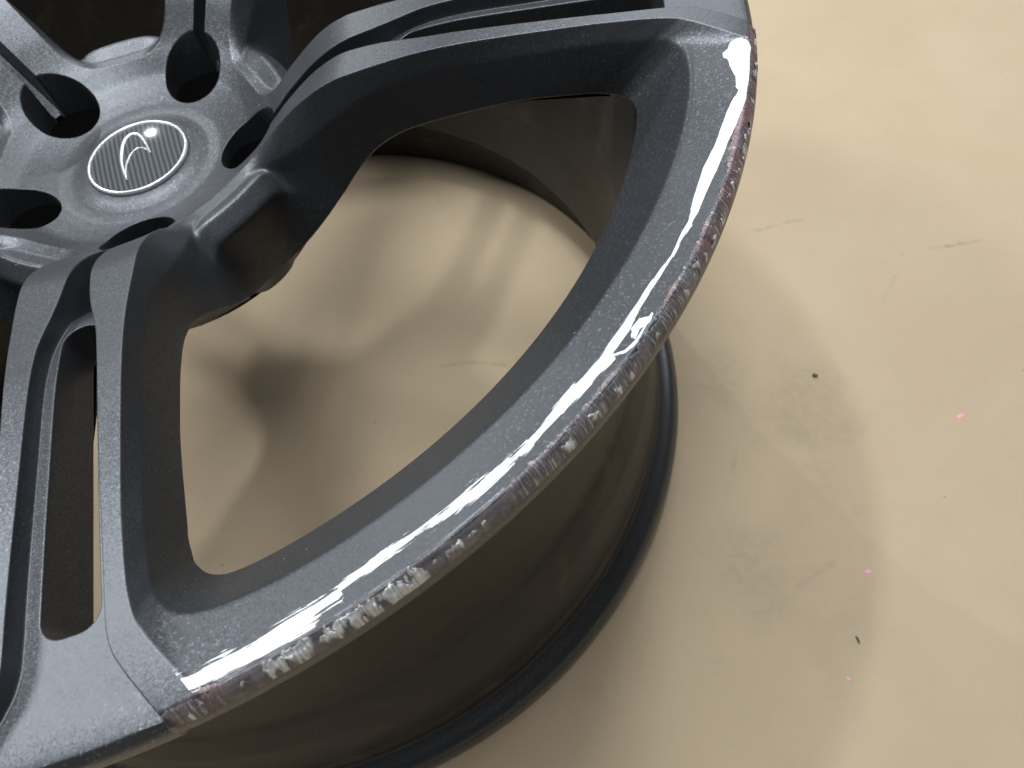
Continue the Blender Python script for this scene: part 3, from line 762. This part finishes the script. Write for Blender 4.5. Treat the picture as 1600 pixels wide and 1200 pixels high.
# lip ring
phl = np.unique(np.round(np.concatenate([np.linspace(-180, 180, 901), np.linspace(-34, 34, 1101)]), 4))[:-1]
dsp = np.abs((phl - 36 + 36) % 72 - 36)         # angle from the nearest spoke axis
dsp = np.abs(((phl + 36) % 72) - 36); dsp = 36 - dsp
isfloor = 1 - np.clip((dsp - 4.85) / .22, 0, 1); isfloor = isfloor * isfloor * (3 - 2 * isfloor)
def lip_row(r, zr, zf):
    return pol(np.full(len(phl), r), phl, zr * (1 - isfloor) + zf * isfloor)
ri = .9884
ctrl = [lip_row(ri, float(Ztop(.9885)) - .00005, float(Zfloor(.9885)) - .0003), lip_row(.9915, float(Ztop(.9912)), 1.1005), lip_row(.9998, 1.1035, 1.0905), lip_row(1.0012, 1.089, 1.076), lip_row(.9995, 1.072, 1.064), lip_row(.990, 1.058, 1.054), lip_row(.966, 1.048, 1.048)]
GL = fillet_rows(ctrl, [.002, .0045, .006, .007, .01], 5, [1, 14, 4, 2, 2, 3])
NL = grid_normals(GL, True)
if NL[6, 0, 2] < 0:
    NL = -NL
Vl = GL.reshape(-1, 3); A, bump = damage_attrs(Vl)
keep = np.clip((Vl[:, 2] - 1.093) / .006, 0, 1)
A['scrape'] = A['scrape'] * keep
rows = np.ones(GL.shape[:2])
Vg = gouge(Vl, A, bump, rows.ravel() * keep)
Gg = Vg.reshape(GL.shape); Nn = grid_normals(Gg, True)
Nn = np.where((np.sum(Nn * NL, 2) < 0)[..., None], -Nn, Nn)
mb = MB()
add_grid(mb, rotz(Gg, TH0), rotz(Nn, TH0), True, A)
lip = mb.build('rim_lip', M_RIM, wheel)
lip['label'] = 'rim lip with a long scraped, bare metal and reddish stretch'

def lathe(name, prof, mat, rad=.01, seg=4, nlin=3, n=240, up=True):
    ph = np.linspace(0, 360, n + 1)[:-1]
    rows = [pol(np.full(n, r), ph, z) for r, z in prof]
    Gr = fillet_rows(rows, [rad] * (len(prof) - 2), seg, [nlin] * (len(prof) - 1))
    Nr = grid_normals(Gr, True)
    mid = Gr.shape[0] // 2
    outw = np.sum(Nr[mid, :, :2] * Gr[mid, :, :2]) > 0
    if outw != up:
        Nr = -Nr
    mb_ = MB(); add_grid(mb_, Gr, Nr, True)
    return mb_.build(name, mat, wheel)
outer_prof = [(.968, 1.0485), (.948, 1.043), (.940, 1.028), (.934, .963), (.940, .943), (.928, .925), (.895, .865), (.874, .820), (.869, .60), (.869, .425), (.873, .405), (.882, .388), (.908, .32), (.922, .24), (.929, .16), (.934, .118)]
flange_prof = [(.934, .120), (.938, .108), (.952, .100), (.972, .092), (.986, .076), (.9905, .050), (.989, .012), (.982, .0012), (.955, .0012), (.945, .008)]
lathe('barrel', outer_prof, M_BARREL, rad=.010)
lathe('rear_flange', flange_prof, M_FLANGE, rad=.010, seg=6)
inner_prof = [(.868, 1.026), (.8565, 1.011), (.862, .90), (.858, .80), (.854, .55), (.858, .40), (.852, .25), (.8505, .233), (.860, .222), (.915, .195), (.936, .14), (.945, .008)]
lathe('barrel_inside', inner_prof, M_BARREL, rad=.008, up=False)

# --- centre cap
cap = lathe('center_cap', [(.0915, .880), (.0913, .8875), (.0902, .8935), (.0880, .8945), (.081, .894)], M_DARK, rad=.0012)
ringo = lathe('trim_ring', [(.0886, .893), (.0884, .9010), (.0862, .9040), (.0832, .9035), (.0822, .9005)], M_CHROME, rad=.0012, seg=5)
ringo.parent = cap
mb = MB()
prof = [(.0004, .9050), (.03, .9047), (.06, .9032), (.0830, .9012)]
ph = np.linspace(0, 360, 97)[:-1]
Gc = np.stack([pol(np.full(96, r), ph, z) for r, z in prof]); Nc = grid_normals(Gc, True)
if Nc[1, 0, 2] < 0:
    Nc = -Nc
add_grid(mb, Gc, Nc, True)
face = mb.build('cap_face', M_CARBON, wheel); face.parent = cap
EMO = np.array([(0.0461, -0.037), (0.0208, -0.0328), (-0.0043, -0.0265), (-0.0233, -0.0186), (-0.0428, -0.0081), (-0.0553, 0.0031), (-0.0584, 0.0129), (-0.0541, 0.0196), (-0.0441, 0.0233), (-0.028, 0.0244), (-0.0072, 0.0234), (0.0161, 0.0212)])
EMI = np.array([(0.0161, 0.0212), (0.0024, 0.0194), (-0.0077, 0.0144), (-0.0121, 0.007), (-0.0097, -0.0016), (-0.0015, -0.0125), (0.0103, -0.0221), (0.0258, -0.0303), (0.0461, -0.037)])
def smooth_curve(P, n):
    t = np.concatenate([[0], np.cumsum(np.linalg.norm(np.diff(P, axis=0), axis=1))])
    # Catmull-Rom through the points
    tt = np.linspace(0, t[-1], n); m_ = np.gradient(P, t, axis=0)
    k = np.clip(np.searchsorted(t, tt) - 1, 0, len(t) - 2); h = (t[k + 1] - t[k])[:, None]; u = ((tt - t[k])[:, None]) / h
    return (1 + 2 * u) * (1 - u) ** 2 * P[k] + u * (1 - u) ** 2 * h * m_[k] + u * u * (3 - 2 * u) * P[k + 1] + u * u * (u - 1) * h * m_[k + 1]
eo, ei = smooth_curve(EMO, 60), smooth_curve(EMI, 50)
def band(P, w0, w1):
    n_ = len(P); w = w0 + (w1 - w0) * np.sin(np.linspace(0, math.pi, n_)) ** .7
    P3 = np.concatenate([P, np.zeros((n_, 1))], 1)
    t = np.gradient(P, axis=0); t /= np.linalg.norm(t, axis=1, keepdims=True); nn_ = np.stack([-t[:, 1], t[:, 0]], -1)
    zc = .9050 - .50 * np.hypot(P[:, 0], P[:, 1]) ** 2
    rows_ = []
    for f, dz in ((-1, -.0005), (-1, .0010), (-.5, .0019), (0, .0022), (.5, .0019), (1, .0010), (1, -.0005)):
        q = P + nn_ * (w * f)[:, None]
        rows_.append(np.concatenate([q, (zc + dz)[:, None]], 1))
    return np.stack(rows_)
mb = MB()
for P, w0, w1 in ((eo, .0007, .0030), (ei, .0007, .0017)):
    Gr = band(P, w0, w1); Nr = grid_normals(Gr)
    if Nr[3, 20, 2] < 0:
        Nr = -Nr
    add_grid(mb, Gr, Nr, False)
emblem = mb.build('emblem', M_CHROME, wheel); emblem.parent = cap

# ------------------------------------------------------------------ small things on the board
random.seed(4)
def crumb(x, y, s, label, mat, cat, name, flat=.5, stretch=1.0, rot=0.0, group=None):
    import bmesh
    bm = bmesh.new()
    bmesh.ops.create_icosphere(bm, subdivisions=2, radius=1.0)
    for v in bm.verts:
        k = 1 + random.uniform(-.28, .28)
        v.co = Vector((v.co.x * s * stretch * k, v.co.y * s * k, (v.co.z * flat * k + flat * .8) * s))
    m_ = bpy.data.meshes.new(name); bm.to_mesh(m_); bm.free()
    m_.materials.append(mat)
    o = bpy.data.objects.new(name, m_); COL.objects.link(o)
    o.location = (x * SC, y * SC, 0.0); o.rotation_euler = (0, 0, math.radians(rot))
    o['label'] = label; o['category'] = cat
    if group:
        o['group'] = group
    return o
crumb(.816, 1.077, .0015, 'small black crumb on the brown board, right of the wheel', M_CRUMB, 'crumb', 'rubber_crumb', .5, 1.2, 20)
crumb(1.321, .645, .0008, 'thin dark fibre on the brown board at the lower right', M_CRUMB, 'fibre', 'dark_fibre', .35, 3.0, -25)
crumb(1.237, .779, .0012, 'pink crayon fleck on the brown board, lower right of the wheel', M_PINK, 'crayon fleck', 'pink_fleck', .12, 1.8, 65)
crumb(1.120, 1.252, .0010, 'pink crayon dash on the brown board near the right edge', M_PINK, 'crayon fleck', 'pink_fleck', .12, 2.6, 85)
crumb(1.361, .568, .0009, 'tiny faint pink dot on the brown board near the bottom', M_PINK, 'crayon fleck', 'pink_fleck', .12, 1.2, 0)
